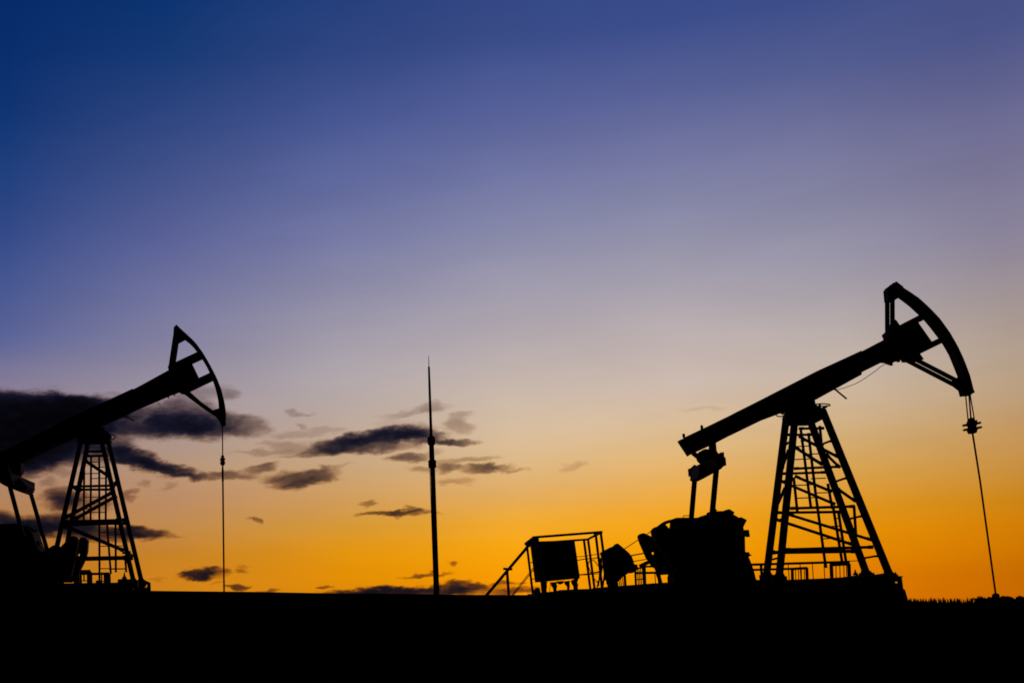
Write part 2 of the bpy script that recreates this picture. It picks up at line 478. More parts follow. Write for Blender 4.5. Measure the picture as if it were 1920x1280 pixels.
# gear box with its brake drum and covers
gb = MB().prism(P.poly(mapz(z6, [(770, 246), (850, 240), (930, 234), (1005, 198), (1100, 172), (1190, 168), (1285, 198), (1350, 237), (1403, 340), (1421, 445), (1425, 620), (1440, 660), (1458, 668), (1495, 755), (1523, 840), (1548, 935), (1600, 940), (1600, 975), (628, 975), (624, 905), (720, 600)]), -.5), -.5, .5).build('gear_box', STEEL, P.e)
MB().prism(P.poly(mapz(z6, [(1003, 200), (1010, 178), (1060, 172), (1195, 168), (1205, 200)])), -.2, .2).build('cover', STEEL, gb)
MB().lathe(P.at(z6(1088, 178)), [(0, .035), (.05, .035), (.05, .05), (.08, .03)], 10).build('cap', STEEL, gb)
MB().prism(P.poly(mapz(z6, [(1195, 168), (1206, 152), (1230, 149), (1284, 184), (1278, 202), (1230, 215)])), -.2, .2).build('breather', STEEL, gb)
MB().prism(P.poly(mapz(z6, [(1340, 240), (1380, 233), (1444, 265), (1404, 345), (1350, 340)]), -.2), -.2, .3).build('brake_housing', STEEL, gb)
MB().prism(P.poly(mapz(z6, [(1400, 380), (1450, 378), (1462, 457), (1420, 446), (1400, 450)])), -.15, .15).build('bracket', STEEL, gb)
MB().prism(P.poly(mapz(z6, [(1410, 628), (1445, 632), (1448, 655), (1474, 656), (1458, 672), (1420, 690)])), -.25, .25).build('bracket', STEEL, gb)
MB().tube(P.poly(mapz(z6, [(727, 245), (724, 225), (735, 217), (800, 216)]), .1), .01, 6).build('lifting_eye', STEEL, gb)
MB().bar(P.at(z6(440, 865), .2), P.at(z6(478, 985), .2), .1, .12, .06).build('bracket', STEEL, gb)

# motor, belts and brake line
mo = MB().prism(P.poly(mapz(z5, [(1283, 430), (1300, 412), (1400, 362), (1415, 364), (1442, 332), (1520, 397), (1560, 432), (1590, 472), (1612, 530), (1560, 640), (1490, 690), (1440, 740), (1440, 800), (1370, 800), (1330, 640), (1350, 630)])), -.32, .32)
mo = mo.build('motor', STEEL, P.e)
MB().lathe(P.at(z5(1600, 585), -.25), [(0, .1), (.02, .135), (.48, .135), (.5, .1)], 18, Vector((0, 1, 0))).bar(P.at(z5(1600, 585)), P.at(z5(1665, 580)), .14, .2).build('pulley', STEEL, mo)
MB().prism(P.poly(mapz(z5, [(1300, 440), (1312, 440), (1350, 700), (1336, 720)])), -.36, .36).build('end_cover', STEEL, mo)
MB().bar(P.at(z5(1588, 460), -.3), P.at(z5(1735, 432), -.3), .03).bar(P.at(z5(1610, 521), -.3), P.at(z5(1772, 494), -.3), .02).bar(P.at(z5(1690, 570), -.2), P.at(z5(1800, 520), -.2), .09).build('drive_belt', CABLE, P.e)
MB().tube([P.at(z5(1515, 397), .6), P.at(z5(1672, 292), .6), P.at(z5(1815, 200), .6), P.at(z5(1850, 172), .6)], .01, 6).build('brake_line', CABLE, P.e)

# base skid
sk = MB()
top = [(1118, 1101), (1180, 1096.5), (1236, 1092), (1300, 1090.5), (1425, 1088), (1476, 1086.2), (1557, 1083), (1600, 1080.5), (1638, 1075), (1650, 1077)]
tp = P.poly(top)
for y in (-.78, .78):
    sk.prism([Vector((v.x, 0, v.z)) for v in tp] + [Vector((tp[-1].x, 0, -0.45)), Vector((tp[0].x, 0, -0.45))], y - .12, y + .12)
for k in range(9):
    x = tp[0].x + .3 + (tp[-1].x - tp[0].x - .6) * k / 8
    zt = min(v.z for v in tp) - .02
    sk.box(x - .08, x + .08, -.67, .67, -.2, zt)
sk = sk.build('base_skid', STEEL, P.e)
MB().prism([Vector((tp[0].x + .05, 0, -.5)), Vector((tp[-1].x - .1, 0, -.5)), Vector((tp[-1].x - .1, 0, .3)), Vector((tp[0].x + .05, 0, .3))], -.65, .65).build('concrete_infill', SOIL, sk)
ep = P.poly(mapz(z7, [(560, 600), (590, 630), (607, 634), (622, 604), (632, 634), (708, 637), (695, 652), (710, 765), (726, 772), (735, 800), (752, 860), (760, 910), (560, 910)]), -.95)
hc = z7(643, 690)
hole = P.poly([(hc[0] + 3.5 * math.cos(k * math.pi / 6), hc[1] + 3.5 * math.sin(k * math.pi / 6)) for k in range(12)], -.95)
MB().plate_hole(ep, hole, -.98, -.92).build('lifting_plate', STEEL, sk)
for p in ((235, 615), (640, 640)):
    MB().lathe(P.at(z7(*p), -.6) - Vector((0, 0, .03)), [(0, .06), (.05, .06), (.05, .035), (.14, .01)], 8).build('anchor_bolt', STEEL, sk)

# ------------------------------------------------------- wellhead under the rod
rb = P.at((1867.5, 1118))
W = Site('wellhead', 1868, 1121, P.O.y + (P.b * rb.x).y, 0, 0.25, 'low round wellhead where the right pump jack rod enters the ground', 'wellhead')
MB().lathe((0, 0, 0), [(-.2, .13), (.14, .13), (.14, .2), (.2, .2), (.2, .14), (.27, .14)], 16).build('casing', STEEL, W.e)
MB().lathe((0, 0, .27), [(0, .07), (.05, .09), (.1, .055)], 12).build('stuffing_box', STEEL, W.e)
MB().lathe((-.2, 0, .02), [(0, .06), (.1, .06), (.1, .1), (.14, .1)], 10, Vector((-1, 0, 0))).build('valve', STEEL, W.e)


def guard_rail(name, px, py, Y, yaw, drop, label, rails, posts, panels, pw=.05):
    s = Site(name, px, py, Y, yaw, drop, label, 'guard rail', 'low steel guard rails by the pump jacks')
    for p, q, w in rails:
        MB().bar(s.at(p), s.at(q), w, .05).build('rail', STEEL, s.e)
    for p, q, w in posts:
        a, b = s.at(p), s.at(q)
        MB().bar(a, Vector((b.x, b.y, b.z)), w, w).build('post', STEEL, s.e)
    for fr_, bars, w in panels:
        m = MB()
        for a, b in zip(fr_, fr_[1:]): m.bar(s.at(a, .03), s.at(b, .03), w, .04)
        pn = m.build('picket_panel', STEEL, s.e)
        m = MB()
        for p, q in bars: m.tube([s.at(p, .03), s.at(q, .03)], .012, 6)
        m.build('picket', STEEL, pn)
    return s


guard_rail('guard_rail', 1500, 1090, 33, -0.1, 0.5, 'long low guard rail seen through the legs of the right pump jack tower',
    [(z4(30, 1071), z4(650, 1053), .065), (z4(35, 1104), z4(385, 1094), .06), (z4(600, 1050), z4(720, 1046), .02)],
    [(z4(90, 1071), z4(100, 1200), .06)] + [(z4(x, 1068), z4(x + 8, 1200), .018) for x in (262, 337, 415, 488)] + [(z4(498, 1060), z4(502, 1092), .055)],
    [([z4(290, 1200), z4(288, 1098), z4(380, 1092), z4(384, 1200)], [(z4(x, 1095), z4(x + 3, 1200)) for x in (308, 327, 345, 364)], .07),
     ([z4(540, 1200), z4(534, 1072), z4(645, 1066), z4(652, 1200)], [(z4(x, 1070), z4(x + 4, 1200)) for x in (563, 588, 613, 630)], .085),
     ([z4(525, 1062), z4(650, 1058)], [], .09)])
guard_rail('guard_rail', 1215, 1088, 32.4, -0.1, 0.55, 'short guard rail between the motor and the right pump jack gear box',
    [(z5(1640, 642), z5(1960, 636), .06), (z5(1690, 575), z5(1900, 570), .05), (z5(1650, 712), z5(1720, 706), .03)],
    [(z5(1530, 640), z5(1540, 790), .06), (z5(1642, 575), z5(1652, 790), .05), (z5(1738, 572), z5(1745, 790), .075), (z5(1850, 640), z5(1862, 790), .02), (z5(1885, 640), z5(1905, 790), .06)],
    [([z5(1445, 690), z5(1530, 660)], [(z5(x, 690), z5(x + 12, 790)) for x in (1452, 1470, 1488, 1508)], .03),
     ([z5(1655, 590), z5(1735, 585)], [(z5(x, 585), z5(x + 14, 790)) for x in (1665, 1682, 1699, 1717)], .04)])

# ================================================== cabinet and its cage
C = Site('equipment_frame', 1060, 1108, 29.5, 0, 0.3, 'open steel frame with a sloping stair rail around the dark cabinet', 'steel frame')
y0, y1 = -.7, .7
for p, q, y in ((z5(600, 265), z5(668, 880), y0), (z5(495, 335), z5(563, 890), y1), (z5(1100, 290), z5(1175, 860), y1), (z5(1143, 280), z5(1220, 860), y1), (z5(1225, 232), z5(1300, 850), y0), (z5(1277, 205), z5(1352, 760), y0)):
    MB().bar(C.at(p, y), C.at(q, y), .05, .05).build('post', STEEL, C.e)
for p, ya, q, yb, w in ((z5(582, 263), y0, z5(1288, 208), y0, .055), (z5(486, 333), y1, z5(1150, 285), y1, .05), (z5(582, 262), y0, z5(488, 335), y1, .08),
                        (z5(1150, 280), y1, z5(1232, 238), y0 * .3, .018), (z5(1222, 238), y0 * .3, z5(1280, 208), y0, .08), (z5(486, 352), y1, z5(540, 345), y1, .09)):
    MB().bar(C.at(p, ya), C.at(q, yb), w, .05).build('roof_rail', STEEL, C.e)
MB().prism(C.poly(mapz(z5, [(560, 300), (590, 262), (620, 272), (625, 316), (555, 330)]), y0), y0 - .03, y0 + .03).build('corner_gusset', STEEL, C.e)
MB().prism(C.poly(mapz(z5, [(484, 330), (545, 300), (545, 345), (500, 385), (486, 372)]), y1), y1 - .03, y1 + .03).build('corner_gusset', STEEL, C.e)
sr = MB().bar(C.at(z5(520, 345), y1), C.at(z5(45, 905), y1), .068, .05).build('stair_rail', STEEL, C.e)
MB().bar(C.at(z5(285, 600), y1), C.at(z5(308, 920), y1), .062, .05).build('stair_post', STEEL, sr)
MB().bar(C.at(z5(248, 596), y1), C.at(z5(340, 602), y1), .055, .1).build('stair_bracket', STEEL, sr)
MB().bar(C.at(z5(575, 572), 0), C.at(z5(325, 892), 0), .014, .03).bar(C.at(z5(575, 596), 0), C.at(z5(340, 892), 0), .018, .03).build('stair_stringer', STEEL, C.e)
for p, q in ((z5(530, 532), z5(570, 530)), (z5(545, 705), z5(600, 702)), (z5(1100, 660), z5(1290, 628))):
    MB().bar(C.at(p, y1), C.at(q, y1), .02, .03).build('cross_rail', STEEL, C.e)
dk = C.poly(mapz(z5, [(545, 880), (565, 862), (640, 858), (660, 850), (850, 832), (915, 817), (1060, 811), (1250, 806), (1345, 800), (1345, 930), (545, 960)]))
MB().prism(dk, -.8, .8).build('deck', STEEL, C.e)
MB().prism(C.poly(mapz(z5, [(565, 850), (580, 820), (605, 795), (622, 800), (640, 860), (600, 880)]), y0), y0 - .1, y0 + .15).build('cable_box', STEEL, C.e)

K = Site('electrical_cabinet', 1045, 1088, 29.5, 0, 0.2, 'dark rectangular cabinet on short lumpy legs inside the open frame', 'cabinet')
body = K.poly(mapz(z5, [(543, 324), (985, 307), (1040, 690), (1035, 700), (610, 740), (596, 738)]))
MB().prism(body, -.2, .2).build('body', PAINT, K.e)
dr = K.poly(mapz(z5, [(570, 350), (765, 342), (808, 700), (625, 718)]), -.2)
dr2 = K.poly(mapz(z5, [(772, 342), (960, 333), (1010, 690), (816, 699)]), -.2)
for d in (dr, dr2):
    dd = MB().prism(d, -.225, -.201).build('door', PAINT, K.e)
    MB().bar((d[1].x - .12, -.25, d[1].z - .45), (d[1].x - .11, -.25, d[1].z - .6), .025, .03).build('handle', STEEL, dd)
MB().prism(K.poly(mapz(z5, [(530, 325), (540, 312), (985, 298), (987, 309)])), -.22, .22).build('rain_cap', PAINT, K.e)
for prof in ([(648, 735), (705, 732), (698, 760), (702, 790), (695, 812), (700, 850), (668, 862), (662, 800)],
             [(755, 738), (806, 735), (803, 760), (808, 785), (800, 810), (806, 842), (788, 842), (780, 800), (760, 772)],
             [(818, 728), (882, 724), (870, 752), (848, 762), (830, 752)],
             [(895, 730), (945, 722), (938, 750), (942, 780), (936, 822), (932, 822), (930, 785), (908, 760)],
             [(970, 722), (1036, 690), (1028, 720), (1020, 740), (1030, 770), (1024, 800), (1030, 815), (1000, 815), (996, 780), (980, 755)]):
    MB().prism(K.poly(mapz(z5, prof)), -.12, .12).build('cable_leg', PAINT, K.e)
for pts, r in (([(1008, 470), (1090, 465), (1180, 452), (1262, 440)], .008), ([(1015, 510), (1080, 498), (1130, 490), (1215, 488), (1255, 470)], .011), ([(1038, 657), (1140, 650), (1260, 625)], .009), ([(1042, 666), (1140, 660), (1270, 648)], .007),
               ([(1145, 560), (1152, 520), (1180, 502), (1215, 515), (1245, 560), (1275, 585), (1310, 575)], .011), ([(1145, 560), (1160, 610), (1185, 660), (1215, 710), (1250, 750)], .011), ([(1255, 780), (1262, 700), (1268, 600), (1285, 520), (1315, 505)], .016),
               ([(1285, 790), (1275, 690), (1290, 600), (1278, 480)], .02), ([(740, 735), (745, 770), (737, 820), (740, 840)], .006), ([(1300, 790), (1320, 640), (1300, 560)], .02), ([(1240, 790), (1255, 745), (1250, 720)], .02)):
    MB().tube(K.poly(mapz(z5, pts), .1), r, 6).build('cable', CABLE, K.e)

# ================================================== the left-hand pump jack
w1 = zoom(0, 560, 4.174); w2 = zoom(0, 840, 4.5714); w3 = zoom(260, 580, 4.0)
Q = Site('pump_jack', 178, 1088, 38, 0, 0.42,
         'black pump jack on the left whose beam tail is cut off by the photo edge', 'pump jack', 'oil pump jacks against the sunset')
TQ = Tower(Q, 0.80, 0.32, 3.95, 0.42)
build_tower(Q, TQ,
    [((91.5, 1090), (153, 822), N_), ((111, 1090), (166, 826), F_), ((250.5, 1090), (190, 824), N_), ((265.5, 1090), (202.5, 824), F_)],
    [(w2(600, 328), N_, w2(975, 318), N_, .06), (w2(690, 353), F_, w2(985, 352), F_, .06),
     (w2(550, 640), N_, w2(1025, 627), N_, .14), (w2(640, 642), F_, w2(1080, 630), F_, .13),
     (w2(480, 948), N_, w2(1090, 937), N_, .1), (w2(560, 952), F_, w2(1140, 937), F_, .1),
     (w2(720, 28), N_, w2(890, 26), N_, .06), (w2(735, 66), F_, w2(925, 62), F_, .06),
     (w2(720, 100), F_, w2(940, 245), F_, .085),
     (w2(560, 592), N_, w2(965, 375), N_, .085), (w2(640, 605), F_, w2(1000, 405), F_, .085),
     (w2(545, 665), N_, w2(1060, 875), N_, .085), (w2(610, 680), F_, w2(1120, 895), F_, .06),
     (w2(610, 330), N_, w2(680, 370), F_, .1), (w2(1000, 640), N_, w2(1080, 620), F_, .1), (w2(960, 340), N_, w2(1010, 300), F_, .1),
     (w2(1060, 900), N_, w2(1140, 920), F_, .07)],
    [([[w2(722, 130), w2(718, 615)], [w2(781, 60), w2(776, 615)]], [(w2(720, 218), w2(780, 216)), (w2(720, 420), w2(780, 418)), (w2(718, 520), w2(780, 518)), (w2(720, 320), w2(780, 318))], 0.35),
     ([[w2(850, 60), w2(853, 1160)], [w2(910, 120), w2(906, 615)]], [(w2(785, 118), w2(850, 116)), (w2(785, 259), w2(910, 257)), (w2(850, 160), w2(905, 162)), (w2(780, 550), w2(905, 548)), (w2(780, 216), w2(850, 215)), (w2(780, 418), w2(850, 417))], 0.2),
     ([[w2(918, 650), w2(950, 1075)], [w2(990, 650), w2(993, 1062)], [w2(1074, 950), w2(1082, 1062)]],
      [(w2(930, 740), w2(1035, 738)), (w2(860, 838), w2(1050, 835)), (w2(860, 1030), w2(1085, 1031)), (w2(855, 720), w2(990, 722)), (w2(940, 1034), w2(1080, 1033))], 0.1)],
    0.132, None)

MB().prism(Q.poly([(146, 828), (150, 812), (168, 795), (188, 798), (197, 803), (206, 818), (208, 828), (196, 832), (154, 831)]), -.2, .2).build('saddle', STEEL, Q.e)
MB().lathe(Q.at((178, 806), -.42), [(0, .15), (.03, .2), (.81, .2), (.84, .15)], 20, Vector((0, 1, 0))).build('centre_bearing', STEEL, Q.e)
m = MB()
m.tube([Q.at((211 + 5 * math.cos(a), 819 + 4.5 * math.sin(a)), -.1 + .1 * math.sin(a)) for a in [k * math.pi / 8 for k in range(17)]], .018, 6)
m.bar(Q.at((200, 808), -.1), Q.at((209, 820), -.1), .05)
m.build('service_ring', STEEL, Q.e)

topl = [(-75, 886), (0, 850), (60, 821), (153, 775), (204, 755), (263, 725), w3(225, 463), w3(260, 448)]
botl = [w3(350, 600), w3(240, 640), w3(100, 700), w3(0, 742), (228, 781), (192, 797), (148, 817), (96, 839.5), (55, 860), (42, 868), (-60, 917)]
beam = MB().prism(Q.poly(topl + botl), -.12, .12).build('walking_beam', STEEL, Q.e)
m = MB()
for a, b in zip(topl, topl[1:]): m.bar(Q.at(a) + Vector((0, 0, -.02)), Q.at(b) + Vector((0, 0, -.02)), 0.035, 0.32)
for a, b in zip(botl, botl[1:]): m.bar(Q.at(a) + Vector((0, 0, .02)), Q.at(b) + Vector((0, 0, .02)), 0.035, 0.32)
m.build('flange', STEEL, beam)
m = MB()
for y in (-.16, .16):
    m.prism(Q.poly([(100, 800), (250, 730), (275, 755), (192, 797), (100, 837)]), y - .012, y + .012)
m.build('cover_plate', STEEL, beam)
MB().tube(Q.poly([w3(190, 648), w3(150, 672), w3(90, 698), w3(40, 722), w3(-20, 752), (232, 781)], -.15), .009, 6).tube(Q.poly([w3(138, 676), w3(150, 700), w3(163, 724)], -.15), .006, 6).build('slack_cable', CABLE, beam)
MB().bar(Q.at(w1(960, 910), -.1), Q.at(w1(1050, 953), -.1), .04).build('stop_lever', STEEL, beam)
m = MB()
for p, q in ((w3(205, 640), w3(226, 662)), (w3(258, 625), w3(270, 644)), (w3(180, 645), w3(215, 648)), (w3(305, 600), w3(318, 628))):
    m.bar(Q.at(p), Q.at(q), .05, .1)
m.build('bolt_row', STEEL, beam)

hd = bpy.data.objects.new('horsehead', None); COL.objects.link(hd); hd.parent = Q.e
HH = .17
outer = resample(mapz(w3, [(288, 121), (350, 175), (420, 240), (480, 320), (530, 405), (580, 500), (615, 590), (640, 690), (651, 780), (650, 858)]), 23)
inner = resample(mapz(w3, [(272, 165), (345, 224), (402, 275), (440, 322), (475, 370), (510, 430), (536, 480), (556, 530), (581, 600), (601, 680), (608, 750), (606, 842)]), 23)
arc_plate(Q, outer, inner, HH * .9).build('arc_plate', STEEL, hd)
MB().prism(Q.poly(mapz(w3, [(268, 141), (288, 122), (360, 190), (372, 246), (345, 223), (296, 249), (262, 240)])), -HH, HH).build('top_cap', STEEL, hd)
for y in (-HH + .02, HH - .02):
    MB().prism([v + Vector((0, 0, 0)) for v in Q.poly(mapz(w3, [(271, 150), (297, 240), (272, 410), (268, 460), (226, 450), (229, 430)]), 0)], y - .02, y + .02).build('strut', STEEL, hd)
    MB().prism(Q.poly(mapz(w3, [(340, 632), (380, 615), (470, 696), (557, 760), (575, 800), (480, 736)]), 0), y - .02, y + .02).build('strut', STEEL, hd)
MB().prism(Q.poly(mapz(w3, [(557, 762), (609, 745), (642, 800), (648, 865), (632, 875), (616, 868), (612, 845), (580, 806)])), -HH, HH).build('bottom_cap', STEEL, hd)
MB().prism(Q.poly(mapz(w3, [(222, 432), (272, 404), (440, 325), (476, 369), (400, 404), (454, 518), (536, 480), (557, 530), (378, 616), (345, 634), (312, 628), (300, 600), (336, 572), (370, 560), (372, 548), (338, 566), (240, 560), (228, 462)])), -HH + .03, HH - .03).build('head_bracket', STEEL, hd)

MB().tube([Q.at(w3(628, 868), -.05), Q.at(w3(630, 1095), -.05)], .018, 8).tube([Q.at(w3(628, 868), .05), Q.at(w3(630, 1095), .05)], .018, 8).build('bridle', CABLE, Q.e)
MB().lathe(Q.at(w3(630, 1168)), [(0, .045), (.03, .07), (.1, .085), (.13, .055), (.17, .085), (.22, .075), (.24, .045), (.31, .05)], 12).build('rod_clamp', STEEL, Q.e)
MB().tube([Q.at(w3(630, 1160)), Q.at((420.2, 1116))], .026, 10).tube([Q.at(w3(630, 1195)), Q.at(w3(631, 1290))], .033, 10).build('polished_rod', STEEL, Q.e)

EQ = 1.25
a, b = Q.at(w2(265, 325), EQ), Q.at((12, 892), -EQ)
eq = MB().bar(a, b, .26, .2).build('equalizer', STEEL, Q.e)
MB().prism(Q.poly(mapz(w2, [(215, 285), (238, 270), (262, 288), (291, 380), (240, 396), (205, 375)]), EQ), EQ - .12, EQ + .04).build('end_block', STEEL, eq)
MB().prism(Q.poly([(4, 880), (16, 876), (26, 908), (22, 914), (8, 908), (5, 895)], -EQ), -EQ - .04, -EQ + .12).build('end_block', STEEL, eq)
MB().prism(Q.poly(mapz(w2, [(0, 170), (20, 240), (35, 310), (75, 332), (110, 350), (210, 388), (240, 395), (270, 340), (215, 285), (180, 265), (155, 250), (120, 160)])), -.5, .5).build('centre_box', STEEL, eq)
MB().prism(Q.poly(mapz(w2, [(0, 120), (192, 120), (190, 210), (158, 250), (20, 240), (-30, 180)])), -.2, .2).build('tail_bearing', STEEL, eq)
for p, q, y in ((w2(256, 360), w2(430, 960), EQ), (w2(84, 325), w2(200, 760), -EQ)):
    MB().ibeam(Q.at(p, y), Q.at(q, y), .115, .11, .02).bar(Q.at(p, y), Q.at(q, y), .09, .08).build('pitman_arm', STEEL, Q.e)

shaft = w2(300, 1010)
nearL = Q.poly(mapz(w2, [(400, 950), (432, 922), (462, 890), (520, 852), (580, 790), (605, 758), (632, 750), (658, 760), (674, 792), (668, 850), (640, 980), (615, 1100), (560, 1150), (430, 1150), (350, 1080)]), -.9)
farL = Q.poly(mapz(w2, [(560, 930), (640, 850), (676, 792), (702, 765), (730, 765), (757, 792), (752, 880), (740, 930), (715, 990), (690, 1040), (672, 1090), (612, 1150), (480, 1150)]), .9)
hc = w2(678, 913)
hole = Q.poly([(hc[0] + 2.9 * math.cos(k * math.pi / 6), hc[1] + 2.9 * math.sin(k * math.pi / 6)) for k in range(12)], .9)
for side, lobe in ((-1, nearL), (1, farL)):
    c = Q.at(shaft, side * .9)
    tip = lobe[6] if side < 0 else lobe[4]
    e = tip + (c - tip) * .45
    ck = MB().bar(c + Vector((0, -side * .12, 0)), e + Vector((0, -side * .12, 0)), .5, .1, .35).lathe(c + Vector((0, -.16, 0)), [(0, .3), (.32, .3)], 20, Vector((0, 1, 0))).build('crank', STEEL, Q.e)
    (MB().prism(lobe, side * .9 - .13, side * .9 + .13) if side < 0 else MB().plate_hole(lobe, hole, side * .9 - .13, side * .9 + .13)).build('counterweight', STEEL, ck)
gb = MB().prism(Q.poly(mapz(w2, [(-420, 700), (-300, 665), (-60, 662), (40, 657), (150, 652), (180, 657), (248, 672), (290, 705), (318, 760), (330, 797), (348, 850), (385, 900), (420, 930), (500, 1000), (520, 1170), (-420, 1170)])), -.5, .5).build('gear_box', STEEL, Q.e)
MB().prism(Q.poly(mapz(w2, [(240, 668), (260, 668), (318, 702), (290, 708), (240, 690)])), -.3, .3).build('cover', STEEL, gb)
MB().prism(Q.poly(mapz(w2, [(320, 797), (350, 800), (352, 852), (330, 850)])), -.2, .2).build('bracket', STEEL, gb)

top = [(-130, 1096), (133, 1093.4), (230, 1092), (231, 1086), (244, 1085), (258, 1087)]
tp = Q.poly(top)
sk = MB()
for y in (-.84, .84):
    sk.prism([Vector((v.x, 0, v.z)) for v in tp] + [Vector((tp[-1].x, 0, -.2)), Vector((tp[0].x, 0, -.2))], y - .12, y + .12)
for k in range(8):
    x = tp[0].x + .3 + (tp[-1].x - tp[0].x - .6) * k / 7
    sk.box(x - .08, x + .08, -.72, .72, -.2, .30)
sk = sk.build('base_skid', STEEL, Q.e)
MB().prism([Vector((tp[0].x + .05, 0, -.3)), Vector((tp[-1].x - .1, 0, -.3)), Vector((tp[-1].x - .1, 0, .27)), Vector((tp[0].x + .05, 0, .27))], -.7, .7).build('concrete_infill', SOIL, sk)
ep = Q.poly(mapz(w2, [(1190, 1110), (1222, 1130), (1240, 1126), (1250, 1132), (1290, 1150), (1294, 1245), (1190, 1245)]), -.95)
hc = w2(1250, 1178)
hole = Q.poly([(hc[0] + 3.0 * math.cos(k * math.pi / 6), hc[1] + 3.0 * math.sin(k * math.pi / 6)) for k in range(12)], -.95)
MB().plate_hole(ep, hole, -.98, -.93).build('lifting_plate', STEEL, sk)
MB().lathe(Q.at(w2(1066, 1118), -.6), [(0, .07), (.06, .07), (.06, .04), (.2, .01)], 8).build('anchor_bolt', STEEL, sk)

guard_rail('guard_rail', 170, 1094, 40, 0, 0.35, 'small guard rail at the foot of the left pump jack tower',
    [(w2(680, 1056), w2(775, 1054), .11), (w2(770, 1076), w2(935, 1072), .08), (w2(690, 1075), w2(775, 1072), .08)],
    [(w2(655, 1056), w2(658, 1200), .17), (w2(692, 1056), w2(694, 1200), .06), (w2(765, 1056), w2(768, 1200), .14), (w2(787, 1076), w2(789, 1200), .03), (w2(918, 1072), w2(921, 1200), .2), (w2(847, 1130), w2(849, 1200), .17)],
    [([w2(692, 1135), w2(765, 1134)], [(w2(x, 1080), w2(x + 2, 1135)) for x in (716, 722)], .03),
     ([w2(868, 1140), w2(905, 1139)], [(w2(x, 1080), w2(x + 2, 1200)) for x in (868, 874, 898)], .03)])

# ================================================== lightning mast
zm = zoom(740, 650, 5.12)
A = Site('lightning_mast', 818, 1112, 36, 0, 0.15, 'thin stepped lightning mast standing alone between the two pump jacks', 'mast')
pm = lambda x, y: A.at((x, y))
MB().tube([pm(818.6, 1118), pm(811.2, 876)], .084, 16, .07).build('lower_pipe', PIPE, A.e, True)
MB().tube([pm(811, 872), pm(809.2, 833)], .07, 16).build('middle_pipe', PIPE, A.e, True)
MB().tube([pm(808.5, 820), pm(804.2, 687.5)], .045, 12, .03).build('upper_pipe', PIPE, A.e, True)
MB().tube([pm(804.2, 688), pm(803.6, 666)], .013, 8, .007).build('tip', PIPE, A.e)
for p, q, pr in ((pm(809.2, 833.5), 0, [(0, .07), (0, .11), (.19, .118), (.24, .09), (.27, .05)]), (pm(810.8, 876), 0, [(-.005, .07), (-.005, .118), (.21, .118), (.21, .07)])):
    MB().lathe(p, pr, 16).build('collar', PIPE, A.e)
MB().bar(pm(804.6, 818) + Vector((0, 0, 0)), pm(804.9, 833), .03).build('earth_clamp', PIPE, A.e)
MB().tube([pm(804.6, 818), pm(806.5, 900), pm(814, 1118)], .009, 6).build('earth_wire', CABLE, A.e)

# ================================================== far wood on the right, grass, stones
fb = bmesh.new()


def conifer(x, y, z, h, r):
    n = random.randint(5, 7)
    tiers = random.randint(5, 7)
    rot = random.random() * 6
    top = fb.verts.new((x + random.uniform(-.1, .1), y, z + h))
    for t in range(tiers):
        z0 = z + h * (0.12 + 0.8 * t / tiers)
        z1 = min(z + h, z0 + h * 0.34)
        rr = r * (1 - t / tiers) * random.uniform(.75, 1.15)
        tip = fb.verts.new((x, y, z1)) if t < tiers - 1 else top
        ring = [fb.verts.new((x + rr * (1 if k % 2 else .45) * math.cos(rot + t + k * math.pi / n), y + rr * (1 if k % 2 else .45) * math.sin(rot + t + k * math.pi / n), z0 + random.uniform(-.25, .1))) for k in range(2 * n)]
        for k in range(2 * n):
            fb.faces.new((ring[k], ring[(k + 1) % (2 * n)], tip))
    tr = [fb.verts.new((x + .15 * math.cos(k * 2.1), y + .15 * math.sin(k * 2.1), z - 1)) for k in range(3)]
    for k in range(3): fb.faces.new((tr[k], tr[(k + 1) % 3], top))


def broadleaf(x, y, z, h, r):
    for _ in range(330):
        u, v = random.uniform(-1, 1), random.uniform(0, 6.283)
        s = math.sqrt(1 - u * u) * r * random.uniform(.6, 1.08)
        c = Vector((x + s * math.cos(v), y + s * math.sin(v), z + h * .6 + u * h * .4 * random.uniform(.8, 1.05)))
        a = Vector((random.uniform(-1, 1), random.uniform(-1, 1), random.uniform(-1, 1))).normalized() * .7
        b = Vector((random.uniform(-1, 1), random.uniform(-1, 1), random.uniform(-1, 1))).normalized() * .7
        fb.faces.new([fb.verts.new(c + a), fb.verts.new(c - a * .4 + b), fb.verts.new(c - a * .5 - b)])
    tr = [fb.verts.new((x + .25 * math.cos(k * 2.1), y + .25 * math.sin(k * 2.1), z - 1)) for k in range(3)]
    tp = fb.verts.new((x, y, z + h * .7))
    for k in range(3): fb.faces.new((tr[k], tr[(k + 1) % 3], tp))


for k in range(520):
    px = random.uniform(1560, 2150)
    Y = random.uniform(740, 900)
    line = 1120.8 if px < 1850 else 1119
    if 1800 < px < 1812: line = 1122
    spike = random.choice([0, 0, 0, .5, 1, 1, 3]) * random.uniform(.2, 1.25) if px < 1850 else random.uniform(0, 2)
    d = ray(px, line - spike)
    tp = EYE + d * (Y / d.y)
    gz = ground_z(tp.x, Y) - .3
    h = tp.z - gz
    if px > 1820 and random.random() < .35:
        broadleaf(tp.x, Y, gz, h, random.uniform(2.2, 3.6))
    else:
        conifer(tp.x, Y, gz, h, random.uniform(1.3, 2.2) * max(.6, h / 9))
me = bpy.data.meshes.new('far_forest'); fb.to_mesh(me); fb.free(); me.materials.append(NEEDLE)
fo = bpy.data.objects.new('far_forest', me); COL.objects.link(fo)
tag(fo, 'distant dark wood along the horizon right of the right pump jack', 'forest', kind='stuff')

